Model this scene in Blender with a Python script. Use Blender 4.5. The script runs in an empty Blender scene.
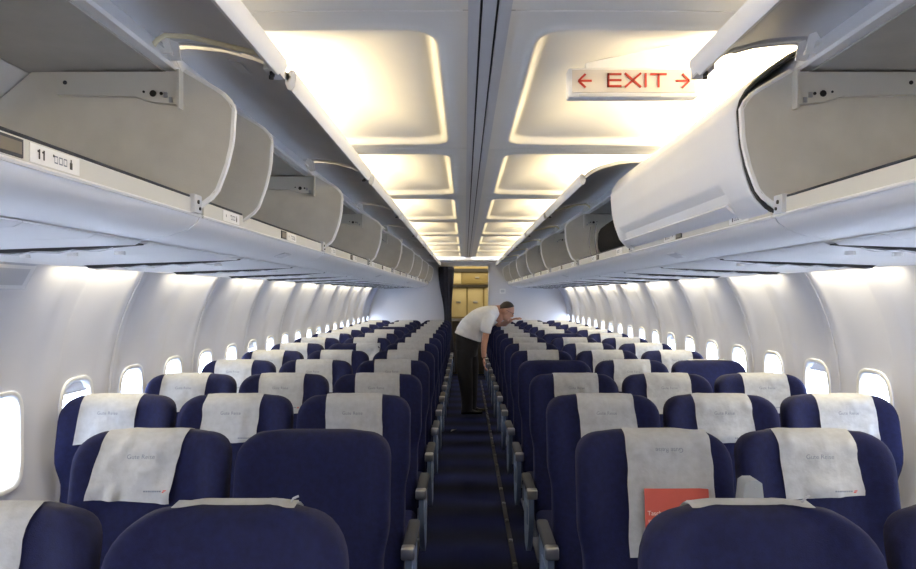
import bpy, bmesh, math, random
from mathutils import Vector, Matrix, noise
random.seed(7)
SC = bpy.context.scene
COL = SC.collection
PI = math.pi

# ------------------------------------------------------------------ helpers
class MB:
    """collects faces for one mesh"""
    def __init__(self): self.v = []; self.f = []; self.m = []
    def add(self, vs, fs, mi=0):
        b = len(self.v); self.v += [tuple(p) for p in vs]
        for f in fs: self.f.append([b + i for i in f]); self.m.append(mi)
        return self
    def box(self, x0, x1, y0, y1, z0, z1, mi=0):
        x0, x1 = min(x0, x1), max(x0, x1)
        vs = [(x, y, z) for z in (z0, z1) for y in (y0, y1) for x in (x0, x1)]
        return self.add(vs, [(0,2,3,1),(4,5,7,6),(0,1,5,4),(2,6,7,3),(0,4,6,2),(1,3,7,5)], mi)
    def rbox(self, x0, x1, y0, y1, z0, z1, r=.01, mi=0, seg=2):
        bm = bmesh.new(); bmesh.ops.create_cube(bm, size=1)
        for v in bm.verts:
            v.co = Vector(((x0+x1)/2 + v.co.x*abs(x1-x0), (y0+y1)/2 + v.co.y*abs(y1-y0), (z0+z1)/2 + v.co.z*abs(z1-z0)))
        bmesh.ops.bevel(bm, geom=bm.edges[:], offset=r, segments=seg, profile=.5, affect='EDGES')
        bm.verts.ensure_lookup_table()
        self.add([v.co for v in bm.verts], [[v.index for v in f.verts] for f in bm.faces], mi); bm.free(); return self
    def prism(self, prof, y0, y1, s=1, mi=0, caps=True):
        """closed (X,z) profile swept along y; s mirrors X"""
        n = len(prof)
        vs = [(s*x, y0, z) for x, z in prof] + [(s*x, y1, z) for x, z in prof]
        fs = [(i, (i+1) % n, n+(i+1) % n, n+i) for i in range(n)]
        if caps: fs += [tuple(range(n-1, -1, -1)), tuple(range(n, 2*n))]
        return self.add(vs, fs, mi)
    def slab(self, pts, d, mi=0):
        """planar polygon (3D pts) thickened by vector d"""
        n = len(pts); d = Vector(d)
        vs = [Vector(p) for p in pts] + [Vector(p) + d for p in pts]
        fs = [(i, (i+1) % n, n+(i+1) % n, n+i) for i in range(n)] + [tuple(range(n-1, -1, -1)), tuple(range(n, 2*n))]
        return self.add(vs, fs, mi)
    def tube(self, pts, r, n=8, mi=0, closed=False, up=(0, 0, 1)):
        pts = [Vector(p) for p in pts]; rings = []
        N = len(pts); up = Vector(up)
        for i, p in enumerate(pts):
            a = pts[(i-1) % N] if (i > 0 or closed) else p
            b = pts[(i+1) % N] if (i < N-1 or closed) else p
            t = (b - a).normalized()
            u = t.cross(up)
            if u.length < 1e-3: u = t.cross(Vector((1, 0, 0)))
            u.normalize(); w = u.cross(t)
            rr = r[i] if isinstance(r, (list, tuple)) else r
            rings.append([p + u*rr*math.cos(2*PI*k/n) + w*rr*math.sin(2*PI*k/n) for k in range(n)])
        vs = [q for g in rings for q in g]; fs = []
        for i in range(N if closed else N-1):
            j = (i+1) % N
            fs += [(i*n+k, i*n+(k+1) % n, j*n+(k+1) % n, j*n+k) for k in range(n)]
        if not closed: fs += [tuple(range(n-1, -1, -1)), tuple(range((N-1)*n, N*n))]
        return self.add(vs, fs, mi)
    def cyl(self, c, axis, r, h, n=14, mi=0):
        c = Vector(c); a = Vector(axis).normalized()
        return self.tube([c, c + a*h], r, n, mi)
    def grid(self, P, mi=0, wrap=False):
        R, Cn = len(P), len(P[0])
        vs = [q for row in P for q in row]; fs = []
        for i in range(R-1):
            for j in range(Cn if wrap else Cn-1):
                k = (j+1) % Cn
                fs.append((i*Cn+j, i*Cn+k, (i+1)*Cn+k, (i+1)*Cn+j))
        return self.add(vs, fs, mi)
    def mesh(self, name, mats, sharp=35, fix=True):
        me = bpy.data.meshes.new(name)
        me.from_pydata([tuple(p) for p in self.v], [], self.f)
        for m in (mats if isinstance(mats, (list, tuple)) else [mats]): me.materials.append(m)
        for p, mi in zip(me.polygons, self.m): p.material_index = mi
        bm = bmesh.new(); bm.from_mesh(me)
        bmesh.ops.remove_doubles(bm, verts=bm.verts[:], dist=1e-5)
        if fix: bmesh.ops.recalc_face_normals(bm, faces=bm.faces[:])
        for f in bm.faces: f.smooth = True
        for e in bm.edges:
            if len(e.link_faces) == 2 and e.calc_face_angle(0) > math.radians(sharp): e.smooth = False
        bm.to_mesh(me); bm.free(); me.update()
        return me

def link(name, data, parent=None, loc=None):
    o = bpy.data.objects.new(name, data); COL.objects.link(o)
    if parent is not None: o.parent = parent
    if loc is not None: o.location = loc
    return o
def tag(o, label, cat, group=None):
    o['label'] = label; o['category'] = cat
    if group: o['group'] = group
    return o
def thing(name, label, cat, loc=(0, 0, 0), group=None):
    return tag(link(name, None, None, loc), label, cat, group)
def structure(o, label=None):
    o['kind'] = 'structure'
    if label: o['label'] = label
    return o
ORD = ['zeroth', 'first', 'second', 'third', 'fourth', 'fifth', 'sixth', 'seventh', 'eighth', 'ninth', 'tenth', 'eleventh',
       'twelfth', 'thirteenth', 'fourteenth', 'fifteenth', 'sixteenth', 'seventeenth', 'eighteenth', 'nineteenth', 'twentieth']
SIDE = {-1: 'left', 1: 'right'}
def sm(a, b, x):
    t = max(0, min(1, (x-a)/(b-a))); return t*t*(3-2*t)

# ------------------------------------------------------------------ materials
def mat(name, col, rough=.5, metal=0, var=0, scale=30, bump=0, bscale=200, spec=.5, sheen=0, emit=None, estr=0):
    m = bpy.data.materials.new(name); m.use_nodes = True
    nt = m.node_tree; b = nt.nodes['Principled BSDF']
    b.inputs['Base Color'].default_value = (*col, 1); b.inputs['Roughness'].default_value = rough
    b.inputs['Metallic'].default_value = metal; b.inputs['Specular IOR Level'].default_value = spec
    if sheen:
        b.inputs['Sheen Weight'].default_value = sheen; b.inputs['Sheen Roughness'].default_value = .4
    if emit:
        b.inputs['Emission Color'].default_value = (*emit, 1); b.inputs['Emission Strength'].default_value = estr
    tc = nt.nodes.new('ShaderNodeTexCoord')
    if var:
        n = nt.nodes.new('ShaderNodeTexNoise'); n.inputs['Scale'].default_value = scale; n.inputs['Detail'].default_value = 4
        r = nt.nodes.new('ShaderNodeMapRange'); r.inputs['To Min'].default_value = 1-var; r.inputs['To Max'].default_value = 1+var
        r.inputs['From Min'].default_value = .3; r.inputs['From Max'].default_value = .7
        mx = nt.nodes.new('ShaderNodeVectorMath'); mx.operation = 'SCALE'; mx.inputs[0].default_value = col
        nt.links.new(tc.outputs['Object'], n.inputs['Vector']); nt.links.new(n.outputs['Fac'], r.inputs['Value'])
        nt.links.new(r.outputs['Result'], mx.inputs['Scale']); nt.links.new(mx.outputs['Vector'], b.inputs['Base Color'])
    if bump:
        n2 = nt.nodes.new('ShaderNodeTexNoise'); n2.inputs['Scale'].default_value = bscale; n2.inputs['Detail'].default_value = 3
        bp = nt.nodes.new('ShaderNodeBump'); bp.inputs['Strength'].default_value = bump; bp.inputs['Distance'].default_value = .004
        nt.links.new(tc.outputs['Object'], n2.inputs['Vector']); nt.links.new(n2.outputs['Fac'], bp.inputs['Height'])
        nt.links.new(bp.outputs['Normal'], b.inputs['Normal'])
    return m
M = dict(
    navy=mat('navy_fabric', (.0048, .0070, .040), .85, var=.25, scale=60, bump=.25, bscale=420, spec=.2, sheen=.03),
    paper=mat('paper_cover', (.42, .435, .475), .85, var=.10, scale=45, bump=.9, bscale=38, spec=.2),
    ink=mat('grey_ink', (.20, .22, .28), .8), inkred=mat('red_ink', (.55, .06, .05), .8), card=mat('red_card', (.42, .07, .055), .7, var=.04),
    white=mat('white_plastic', (.80, .81, .85), .38, var=.015, scale=4, spec=.4),
    wall=mat('cabin_panel', (.52, .54, .63), .5, var=.02, scale=3, spec=.35),
    ceil=mat('ceiling_panel', (.82, .81, .79), .45, var=.015, scale=5, spec=.4),
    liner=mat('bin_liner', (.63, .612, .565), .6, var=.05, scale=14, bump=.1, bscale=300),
    lidin=mat('lid_inner', (.60, .60, .62), .5, var=.03, scale=8),
    beige=mat('beige_plastic', (.62, .61, .57), .45), lightgrey=mat('light_grey', (.55, .56, .60), .4),
    midgrey=mat('mid_grey', (.27, .29, .31), .35),
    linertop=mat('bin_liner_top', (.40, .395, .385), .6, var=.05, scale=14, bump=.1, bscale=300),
    trimw=mat('white_trim', (.84, .84, .84), .3), rod=mat('cream_rod', (.72, .66, .46), .3),
    rubber=mat('black_rubber', (.02, .02, .022), .6), dark=mat('dark_gap', (.03, .03, .035), .7),
    armpad=mat('armrest_pad', (.028, .031, .042), .65, bump=.1), silver=mat('silver_cap', (.40, .41, .44), .30, metal=.9),
    armside=mat('armrest_plate', (.17, .23, .36), .35, metal=.25), metal=mat('seat_metal', (.35, .37, .42), .35, metal=.7),
    carpet=mat('navy_carpet', (.012, .014, .055), .95, var=.35, scale=90, bump=.4, bscale=500, spec=.1),
    bulk=mat('bulkhead_panel', (.62, .62, .66), .55, var=.02, scale=3), strip=mat('ceiling_strip', (.62, .63, .68), .35, metal=.2),
    curtain=mat('curtain_fabric', (.012, .012, .022), .9, var=.2, scale=30),
    galley=mat('galley_cream', (.74, .65, .40), .4, var=.03, scale=5), galleyd=mat('galley_tan', (.40, .32, .15), .4),
    steel=mat('steel', (.5, .5, .5), .3, metal=.9), galleydark=mat('galley_dark', (.05, .045, .04), .5),
    signred=mat('sign_red', (.36, .018, .010), .5), signface=mat('sign_face', (.62, .58, .55), .4),
    shirt=mat('shirt_cloth', (.86, .87, .90), .85, var=.03, scale=20, bump=.3, bscale=40), trouser=mat('trouser_cloth', (.012, .012, .016), .9),
    skin=mat('skin', (.52, .27, .19), .5, var=.06, scale=40), hair=mat('hair', (.03, .018, .012), .7, bump=.5, bscale=150), shoe=mat('shoe_leather', (.01, .01, .011), .35),
    bag=mat('bag_nylon', (.014, .014, .016), .9, var=.2, scale=60, bump=.3, spec=.08), strap=mat('bag_strap', (.10, .10, .115), .8, spec=.1),
    frame=mat('window_bezel', (.74, .76, .80), .35), slotw=mat('slot_brown', (.13, .115, .095), .5),
)
def stripe_carpet(m):
    nt = m.node_tree; b = nt.nodes['Principled BSDF']
    tc = nt.nodes.new('ShaderNodeTexCoord'); w = nt.nodes.new('ShaderNodeTexWave'); w.bands_direction = 'Y'
    w.inputs['Scale'].default_value = .55; w.inputs['Distortion'].default_value = 1.2; w.inputs['Detail'].default_value = 2
    mx = nt.nodes.new('ShaderNodeMix'); mx.data_type = 'RGBA'; mx.inputs[6].default_value = (.008, .010, .026, 1); mx.inputs[7].default_value = (.014, .020, .075, 1)
    nt.links.new(tc.outputs['Object'], w.inputs['Vector']); nt.links.new(w.outputs['Fac'], mx.inputs[0]); nt.links.new(mx.outputs[2], b.inputs['Base Color'])
stripe_carpet(M['carpet'])
def paper_mat():
    # thin paper: a little light comes through it
    m = M['paper']; nt = m.node_tree; b = nt.nodes['Principled BSDF']; out = nt.nodes['Material Output']
    t = nt.nodes.new('ShaderNodeBsdfTranslucent'); t.inputs[0].default_value = (.8, .8, .8, 1)
    mx = nt.nodes.new('ShaderNodeMixShader'); mx.inputs[0].default_value = .18
    nt.links.new(b.outputs[0], mx.inputs[1]); nt.links.new(t.outputs[0], mx.inputs[2]); nt.links.new(mx.outputs[0], out.inputs[0])
paper_mat()
def pane_mat():
    m = bpy.data.materials.new('window_pane'); m.use_nodes = True; nt = m.node_tree; nt.nodes.clear()
    o = nt.nodes.new('ShaderNodeOutputMaterial'); t = nt.nodes.new('ShaderNodeBsdfTransparent'); t.inputs[0].default_value = (.94, .96, .97, 1)
    g = nt.nodes.new('ShaderNodeBsdfGlossy'); g.inputs['Roughness'].default_value = .03
    mx = nt.nodes.new('ShaderNodeMixShader')
    mx.inputs[0].default_value = .07
    nt.links.new(t.outputs[0], mx.inputs[1]); nt.links.new(g.outputs[0], mx.inputs[2]); nt.links.new(mx.outputs[0], o.inputs[0])
    return m
M['pane'] = pane_mat()

def text_mesh(txt, size, spacing=1.0):
    """2D text as a flat mesh centred on the origin in XY"""
    cu = bpy.data.curves.new('lettering_curve', 'FONT'); cu.body = txt; cu.size = size; cu.align_x = 'CENTER'; cu.align_y = 'CENTER'; cu.space_character = spacing
    o = bpy.data.objects.new('lettering_curve', cu); COL.objects.link(o)
    dg = bpy.context.evaluated_depsgraph_get()
    me = bpy.data.meshes.new_from_object(o.evaluated_get(dg))
    v = [tuple(p.co) for p in me.vertices]; f = [list(p.vertices) for p in me.polygons]
    bpy.data.objects.remove(o); bpy.data.curves.remove(cu); bpy.data.meshes.remove(me)
    return v, f

# ------------------------------------------------------------------ layout constants
CAMX, CAMZ = -.055, 1.53
BULK = 12.80            # y of the far bulkhead
BACK = -1.55            # y of an added unseen wall behind the camera, set near to cut fill
WPITCH, WY0 = .525, 2.3975
WALLP = [(1.50, -.02), (1.60, .15), (1.70, .42), (1.745, .66), (1.768, .86), (1.772, 1.02), (1.762, 1.18), (1.735, 1.32), (1.695, 1.45), (1.64, 1.57), (1.585, 1.66), (1.545, 1.75), (1.49, 1.88), (1.38, 2.08), (1.20, 2.30)]
def wallx(z):
    for (x0, z0), (x1, z1) in zip(WALLP, WALLP[1:]):
        if z <= z1:
            t = (z-z0)/(z1-z0); return x0 + (x1-x0)*t
    return WALLP[-1][0]
def wallx_s(z):   # smoothed
    return sum(wallx(z+d) for d in (-.05, -.025, 0, .025, .05))/5
def flute(y, k):
    """inboard ribs between the windows"""
    t = (y - WY0)/WPITCH; t -= math.floor(t)
    d = min(t, 1-t)*WPITCH
    return .018*(1-sm(.045, .12, d)) - (.014 if (d < .0045 and k % 2 == 0) else 0)

# ------------------------------------------------------------------ shell: floor, walls, windows
mb = MB(); mb.box(-1.53, 1.53, BACK, 14.9, -.05, 0); structure(link('floor', mb.mesh('floor', M['carpet'])), 'navy carpeted cabin floor')
for i, x in enumerate((-1.22, -.345, .226, 1.22)):
    t = MB(); t.box(x-.014, x+.014, .2, BULK-.05, 0, .012); t.box(x-.006, x+.006, .2, BULK-.05, .012, .016)
    yy = .5
    while yy < 12.3:
        t.cyl((x, yy, .012), (0, 0, 1), .013, .012, 8, 1); yy += .395
    structure(link('trim_%d' % (i+1), t.mesh('seat_track', [M['armpad'], M['silver']])), 'metal seat track along the floor')

WZC, WHW, WHH = .97, .128, .178     # window centre height, half width, half height
def hole(a, grow=0.0):
    c, s_ = math.cos(a), math.sin(a); n = 3.6
    return (math.copysign(abs(c)**(2/n), c)*(WHW+grow), math.copysign(abs(s_)**(2/n), s_)*(WHH+grow))
YS = [0, .005, .012, .035, .055, .075, .095, .16, .2625, .365, .43, .45, .47, .49, .513, .520, .525]
ZLO, ZHI = .66, 1.30
def rect_loop():
    pts = [(y, ZLO) for y in YS[:-1]]
    pts += [(WPITCH, ZLO + (ZHI-ZLO)*i/8) for i in range(8)]
    pts += [(y, ZHI) for y in YS[:0:-1]]
    pts += [(0, ZHI - (ZHI-ZLO)*i/8) for i in range(8)]
    return pts
RL = rect_loop()
wcount = 0
for s in (-1, 1):
    w = MB(); off = 0.0 if s < 0 else .03; WZC = .98 if s < 0 else 1.008
    K0, K1 = -8, 19
    for k in range(K0, K1+1):
        y0 = WY0 + off + k*WPITCH
        def pt(y, z, out=0.0):
            return (s*(wallx_s(z) - flute(y-off, k if y < y0+.2 else k+1) + out), y, z)
        for zs in ([-.02, .12, .25, .4, .54, ZLO], [ZHI, 1.36, 1.42, 1.48, 1.54, 1.60, 1.66, 1.75, 1.88, 2.08, 2.30]):
            w.grid([[pt(y0+y, z) for y in YS] for z in zs])
        rings = []
        for q in (0, .03, .07, .12, .2, .35, .55, .75, .9, 1):
            ring = []
            for (y, z) in RL:
                a = math.atan2((z-WZC)/WHH, (y-WPITCH/2)/WHW); hy, hz = hole(a)
                yy, zz = y*(1-q) + (WPITCH/2+hy)*q, z*(1-q) + (WZC+hz)*q
                ring.append(pt(y0+yy, zz))
            rings.append(ring)
        w.grid(rings, wrap=True)
        # reveal
        rv = [[pt(y0+WPITCH/2+hole(2*PI*i/40)[0], WZC+hole(2*PI*i/40)[1], d) for i in range(40)] for d in (0, .05)]
        w.grid(rv, wrap=True)
        if y0 > 1.0:
            wcount += 1
            f = MB()   # bezel ring, inner lip and pane
            P = []
            for g, d in ((.012, -.001), (.010, -.009), (.0, -.011), (-.010, -.006), (-.014, .012), (-.014, .035)):
                P.append([pt(y0+WPITCH/2+hole(2*PI*i/40, g)[0], WZC+hole(2*PI*i/40, g)[1], d) for i in range(40)])
            f.grid(P, wrap=True)
            fo = structure(link('window_%d' % wcount, f.mesh('window_frame', M['frame'], 50)), 'oval cabin window in the %s wall' % SIDE[s])
            p = MB(); ring = [pt(y0+WPITCH/2+hole(2*PI*i/40, -.013)[0], WZC+hole(2*PI*i/40, -.013)[1], .03) for i in range(40)]
            p.add(ring, [tuple(range(40))])
            link('pane', p.mesh('pane', M['pane']), fo)
            if (k*7 + (3 if s > 0 else 0)) % 5 == 2 and k != 0:     # some shades are partly down
                zt = WZC+WHH-.012; zb = zt - (.05 if s < 0 else .04)
                sh = MB(); sh.grid([[pt(y0+WPITCH/2+(-1+2*i/6)*(WHW-.02), z, .020) for i in range(7)] for z in (zb, zt-.004)])
                sh.grid([[pt(y0+WPITCH/2+(-1+2*i/6)*(WHW-.02), z, .012) for i in range(7)] for z in (zb, zb+.012)])
                link('shade', sh.mesh('shade', M['white']), fo)
    structure(link('wall_%s' % SIDE[s], w.mesh('wall', M['wall'], 60)), 'white fluted cabin side wall on the %s' % SIDE[s])

# outer skin so no light leaks around panels
# ------------------------------------------------------------------ ceiling
BAY0, BAYP = 1.64, 1.54
def cz(x, y):
    ax = abs(x)
    t = (y-BAY0)/BAYP; b = math.floor(t); ty = (t-b)*BAYP
    z = 2.174 - .006*min(1, (ax/.8))**2
    # inset recess: rounded rectangle x from .125 out, y from .105 to BAYP-.105
    r = .095; hx, hy = 1.0, BAYP/2-.105
    dx, dy = abs(ax-(.125+hx))-(hx-r), abs(ty-BAYP/2)-(hy-r)
    sd = math.hypot(max(dx, 0), max(dy, 0)) + min(max(dx, dy), 0) - r
    d = -sd
    z -= .007*math.exp(-((sd-.004)/.014)**2)
    if d > 0:
        z += .022*sm(0, .03, d) + .09*sm(.02, .5, d)
    e = min(ty, BAYP-ty)
    if e < .0035: z += .012
    return z
xs = [.040, .05, .08, .10, .108, .114, .12, .126, .132, .14, .15, .16, .18, .21, .25, .3, .36, .43, .5, .6, .7, .8, .9, 1.0, 1.1, 1.2, 1.33]
yl = [0, .004, .03, .07, .085, .092, .098, .104, .110, .116, .124, .135, .15, .17, .2, .24, .3, .4, .5, .62]
yb = yl + [BAYP/2] + [BAYP-y for y in yl[::-1]]
for s in (-1, 1):
    c = MB(); ys = []
    for b in range(-4, 8):
        for y in yb[:-1]:
            Y = BAY0+b*BAYP+y
            if BACK <= Y <= BULK-.36: ys.append(Y)
    c.grid([[(s*x, y, cz(x, y)) for x in xs] for y in ys])
    structure(link('ceiling', c.mesh('ceiling', M['ceil'], 40)), 'recessed white ceiling panels on the %s side' % SIDE[s])
st = MB()
for a, b in ((-.048, -.022), (-.016, .014), (.020, .048)): st.box(a, b, BACK, BULK-.36, 2.160, 2.172)
st.box(-.06, .06, BACK, BULK-.36, 2.176, 2.18, 1)
structure(link('trim_5', st.mesh('ceiling_strip', [M['strip'], M['dark']])), 'grooved metal strip along the middle of the ceiling')
# dropped header in front of the bulkhead
hd = MB(); hd.add([(-1.33, BULK-.36, 2.20), (1.33, BULK-.36, 2.20), (1.33, BULK-.34, 2.12), (-1.33, BULK-.34, 2.12), (-1.33, BULK, 2.10), (1.33, BULK, 2.10)], [(0, 1, 2, 3), (3, 2, 5, 4)])
hd.box(-.24, .26, BULK-.30, BULK-.26, 2.110, 2.114, 1)
structure(link('ceiling', hd.mesh('ceiling_header', [M['ceil'], M['galleyd']])), 'dropped ceiling panel before the far bulkhead')

# far bulkhead, and the added wall behind the camera
def bulk_outline(): return [(x, z) for x, z in WALLP]
def bulkhead(y, d0=None, d1=None, dz=2.06):
    b = MB()
    for s in (-1, 1):
        inner = .0 if d0 is None else (d0 if s < 0 else d1)
        P = [(s*inner, y, 0)] + [(s*(x+.01), y, max(z, 0)) for x, z in WALLP] + [(s*inner, y, 2.30)]
        b.slab(P, (0, .04, 0))
    if d0 is not None: b.box(-d0, d1, y, y+.04, dz, 2.30)
    return b
structure(link('wall_far', bulkhead(BULK, .385, .385).mesh('bulkhead', M['bulk'])), 'grey bulkhead at the end of the cabin')
structure(link('wall_near_added', bulkhead(BACK-.04).mesh('fill_cut_wall', M['lidin'])), 'added wall behind the camera to cut fill light')  # unseen grey wall added close behind the camera to reduce fill
df = MB()
df.box(-.385, -.355, BULK-.015, BULK+.06, 0, 2.06); df.box(.355, .385, BULK-.015, BULK+.06, 0, 2.06); df.box(-.385, .385, BULK-.015, BULK+.06, 2.03, 2.06)
structure(link('door_1', df.mesh('door_frame', M['lightgrey'])), 'open doorway through the bulkhead')

# ------------------------------------------------------------------ overhead bins
BY = [.235, 1.775, 3.315, 4.855, 6.395, 7.935, 9.475, 11.015, 12.76]
SHELL = [(.706, 1.722), (.712, 1.708), (.735, 1.690), (.78, 1.674), (.855, 1.666), (1.42, 1.668), (1.475, 1.85), (1.32, 2.105), (.83, 2.130), (.790, 2.140),
         (.772, 2.120), (.752, 2.080), (.758, 2.074), (.79, 2.078), (1.12, 2.074), (1.37, 1.85), (1.40, 1.700), (.745, 1.742), (.728, 1.762), (.714, 1.766), (.706, 1.762)]
LINER_TOP = [(.786, 2.0755), (1.115, 2.0715), (1.112, 2.0665), (.786, 2.0705)]
LINER_FLOOR = [(.747, 1.748), (1.392, 1.706), (1.388, 1.711), (.747, 1.753)]
LINER_BACK = [(1.117, 2.070), (1.366, 1.85), (1.394, 1.708), (1.388, 1.709), (1.360, 1.848), (1.112, 2.065)]
ENDP = [(.705, 1.742), (.660, 1.776), (.636, 1.84), (.622, 1.90), (.617, 1.985), (.645, 2.015), (.735, 2.068), (1.10, 2.068), (1.358, 1.848), (1.387, 1.712)]
LIDO = [(.84, 2.126), (.785, 2.143), (.735, 2.147), (.65, 2.138), (.570, 2.116), (.520, 2.092), (.492, 2.066)]
LIDC = [(.700, 1.732), (.676, 1.748), (.652, 1.775), (.640, 1.80), (.628, 1.84), (.616, 1.90), (.609, 1.985), (.618, 2.016), (.640, 2.046), (.685, 2.085), (.735, 2.120), (.785, 2.144)]
def thick(prof, t):
    """closed strip: prof offset to both sides"""
    n = len(prof); out = []; inn = []
    for i, (x, z) in enumerate(prof):
        a = Vector(prof[max(i-1, 0)]); b = Vector(prof[min(i+1, n-1)]); d = (b-a).normalized(); nrm = Vector((-d.y, d.x))
        out.append((x+nrm.x*t/2, z+nrm.y*t/2)); inn.append((x-nrm.x*t/2, z-nrm.y*t/2))
    return out + inn[::-1]
def resample(prof, n):
    P = [Vector(p) for p in prof]; L = [0]
    for a, b in zip(P, P[1:]): L.append(L[-1]+(b-a).length)
    out = []
    for i in range(n):
        t = L[-1]*i/(n-1); k = 0
        while k < len(P)-2 and L[k+1] < t: k += 1
        u = (t-L[k])/(L[k+1]-L[k]); q = P[k].lerp(P[k+1], u); out.append((q.x, q.y))
    return out
def tag_marks(mbk, s, y, X, zc, first):
    """pictogram row on a row tag: number, seat letters, black figure; lies on plane x = s*X facing the aisle"""
    def quad(ya, yb_, za, zb, mi=1):
        # text runs so that it reads from the aisle
        x = s*(X-.0008)
        mbk.add([(x, ya, za), (x, yb_, za), (x, yb_, zb), (x, ya, zb)], [(0, 1, 2, 3)], mi)
    if first:
        for o in (.022, .034):
            quad(y+o-.002, y+o+.002, zc-.007, zc+.008); quad(y+o-.005, y+o-.002, zc+.003, zc+.006)
    else:
        quad(y+.02, y+.024, zc-.003, zc+.004)
    for o in (.062, .075, .088):
        quad(y+o, y+o+.010, zc+.004, zc+.006, 2); quad(y+o, y+o+.010, zc-.006, zc-.004, 2); quad(y+o, y+o+.0015, zc-.006, zc+.006, 2); quad(y+o+.0085, y+o+.010, zc-.006, zc+.006, 2)
    quad(y+.058, y+.062, zc+.003, zc+.007)
    quad(y+.106, y+.114, zc-.008, zc+.003); quad(y+.108, y+.112, zc+.003, zc+.008)
for s in (-1, 1):
    for i in range(8):
        y0, y1 = BY[i], BY[i+1]
        closed = s > 0 and i == 1
        lab = ('closed white overhead bin, %s from the camera along the right side' if closed else 'open empty overhead bin, %s from the camera along the %s side') % ((ORD[i+1],) if closed else (ORD[i+1], SIDE[s]))
        if s > 0 and i == 2: lab = 'open overhead bin with black bag inside, third from the camera on the right'
        root = thing('overhead_bin', lab, 'overhead bin', (0, y0, 1.72), 'overhead bins along both sides of the cabin')
        def P(name, m_, mats, par=root, sharp=35, fix=True):
            for q in range(len(m_.v)):
                x, y, z = m_.v[q]; m_.v[q] = (x, y-y0, z-1.72)
            return link(name, m_.mesh(name, mats, sharp, fix), par)
        b = MB(); b.prism(SHELL, y0+.003, y1-.003, s); P('shell', b, M['white'], sharp=40)
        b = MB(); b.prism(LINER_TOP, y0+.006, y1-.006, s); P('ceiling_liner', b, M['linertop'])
        b = MB(); b.prism(LINER_FLOOR, y0+.006, y1-.006, s); P('floor_liner', b, M['liner'])
        b = MB(); b.prism(LINER_BACK, y0+.006, y1-.006, s); P('back_panel', b, M['lidin'])
        # end panel facing the camera, white edge trim
        b = MB(); b.slab([(s*x, y1-.030, z) for x, z in ENDP], (0, .018, 0)); ep = P('end_panel', b, M['liner'])
        b = MB(); b.tube([(s*x, y1-.021, z) for x, z in resample(ENDP[:7], 20)], .0095, 8, up=(0, 1, 0)); P('edge_trim', b, M['trimw'], ep)
        # arm housing on the end panel near its top
        b = MB()
        pl = [(.742, 2.062), (.742, 1.985), (.80, 1.990), (.845, 2.004), (1.03, 2.008), (1.03, 2.060)]
        b.slab([(s*x, y1-.048, z) for x, z in pl], (0, .018, 0)); b.box(s*.735, s*.741, y1-.056, y1-.03, 1.975, 2.066)
        ah = P('arm_housing', b, M['beige'])
        for x, z, r in ((.800, 2.010, .008), (.780, 2.010, .004), (1.010, 2.036, .005), (.822, 2.014, .003)):
            b = MB(); b.cyl((s*x, y1-.0485, z), (0, -1, 0), r, .0015, 10); P('hole', b, M['rubber'], ah)
        for x, z in ((.752, 1.998), (.765, 2.010)):
            b = MB(); b.box(s*x, s*(x+.008), y1-.054, y1-.048, z-.010, z+.002); P('catch', b, M['silver'], ah)
        # extra thin divider in the second left bin
        if s < 0 and i == 1:
            b = MB(); yy = 2.10; b.slab([(s*x, yy, z) for x, z in ENDP], (0, .010, 0)); dv = P('divider', b, M['liner'])
            b = MB(); b.tube([(s*x, yy+.005, z) for x, z in resample(ENDP[:7], 20)], .006, 8, up=(0, 1, 0)); P('edge_trim', b, M['trimw'], dv)
        # sill rail with tags
        b = MB(); b.box(s*.700, s*.7065, y0+.01, y1-.06, 1.7225, 1.758); b.tube([(s*.702, y0+.005, 1.7215), (s*.702, y1-.005, 1.7215)], .0042, 6, 1); b.tube([(s*.704, y0+.01, 1.7625), (s*.704, y1-.06, 1.7625)], .0028, 6, 2)
        sr = P('sill_rail', b, [M['beige'], M['trimw'], M['armpad']])
        for kk in range(2):
            ty = y0 + .845 + kk*.785 - (0 if kk == 0 else 1.54)
            ty = y0 + (.15 if kk else .845)
            if i == 0 and kk == 0: ty = 1.07
            if closed and kk == 0: ty = 2.60
            first = (s < 0 and i == 0 and kk == 0)
            b = MB(); b.box(s*.6985, s*.7005, ty, ty+.137, 1.7275, 1.7555, 0); tag_marks(b, s, ty, .6985, 1.7415, first)
            P('row_tag', b, [M['trimw'], M['rubber'], M['ink']], sr, fix=False)
            if kk == 0:
                b = MB(); b.box(s*.6975, s*.7005, ty-.085, ty-.018, 1.728, 1.755, 0); b.box(s*.6965, s*.698, ty-.080, ty-.023, 1.7325, 1.7505, 1)
                P('indicator_slot', b, [M['armpad'], M['slotw']], sr)
        # latch bracket at the sill
        b = MB(); b.rbox(s*.690, s*.735, y1-.075, y1-.028, 1.724, 1.768, .003); b.cyl((s*.690, y1-.055, 1.75), (-s, 0, 0), .005, .003, 8, 1); b.cyl((s*.690, y1-.045, 1.735), (-s, 0, 0), .004, .003, 8, 1)
        P('latch', b, [M['lightgrey'], M['rubber']])
        # grey speaker plate on the underside
        if i in (1, 3, 5):
            b = MB(); b.slab([(s*.735, y0+.95, 1.6885), (s*.735, y0+1.05, 1.6885), (s*.775, y0+1.05, 1.6738), (s*.775, y0+.95, 1.6738)], (-s*.002, 0, -.003)); P('speaker_plate', b, M['strip'])
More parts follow.
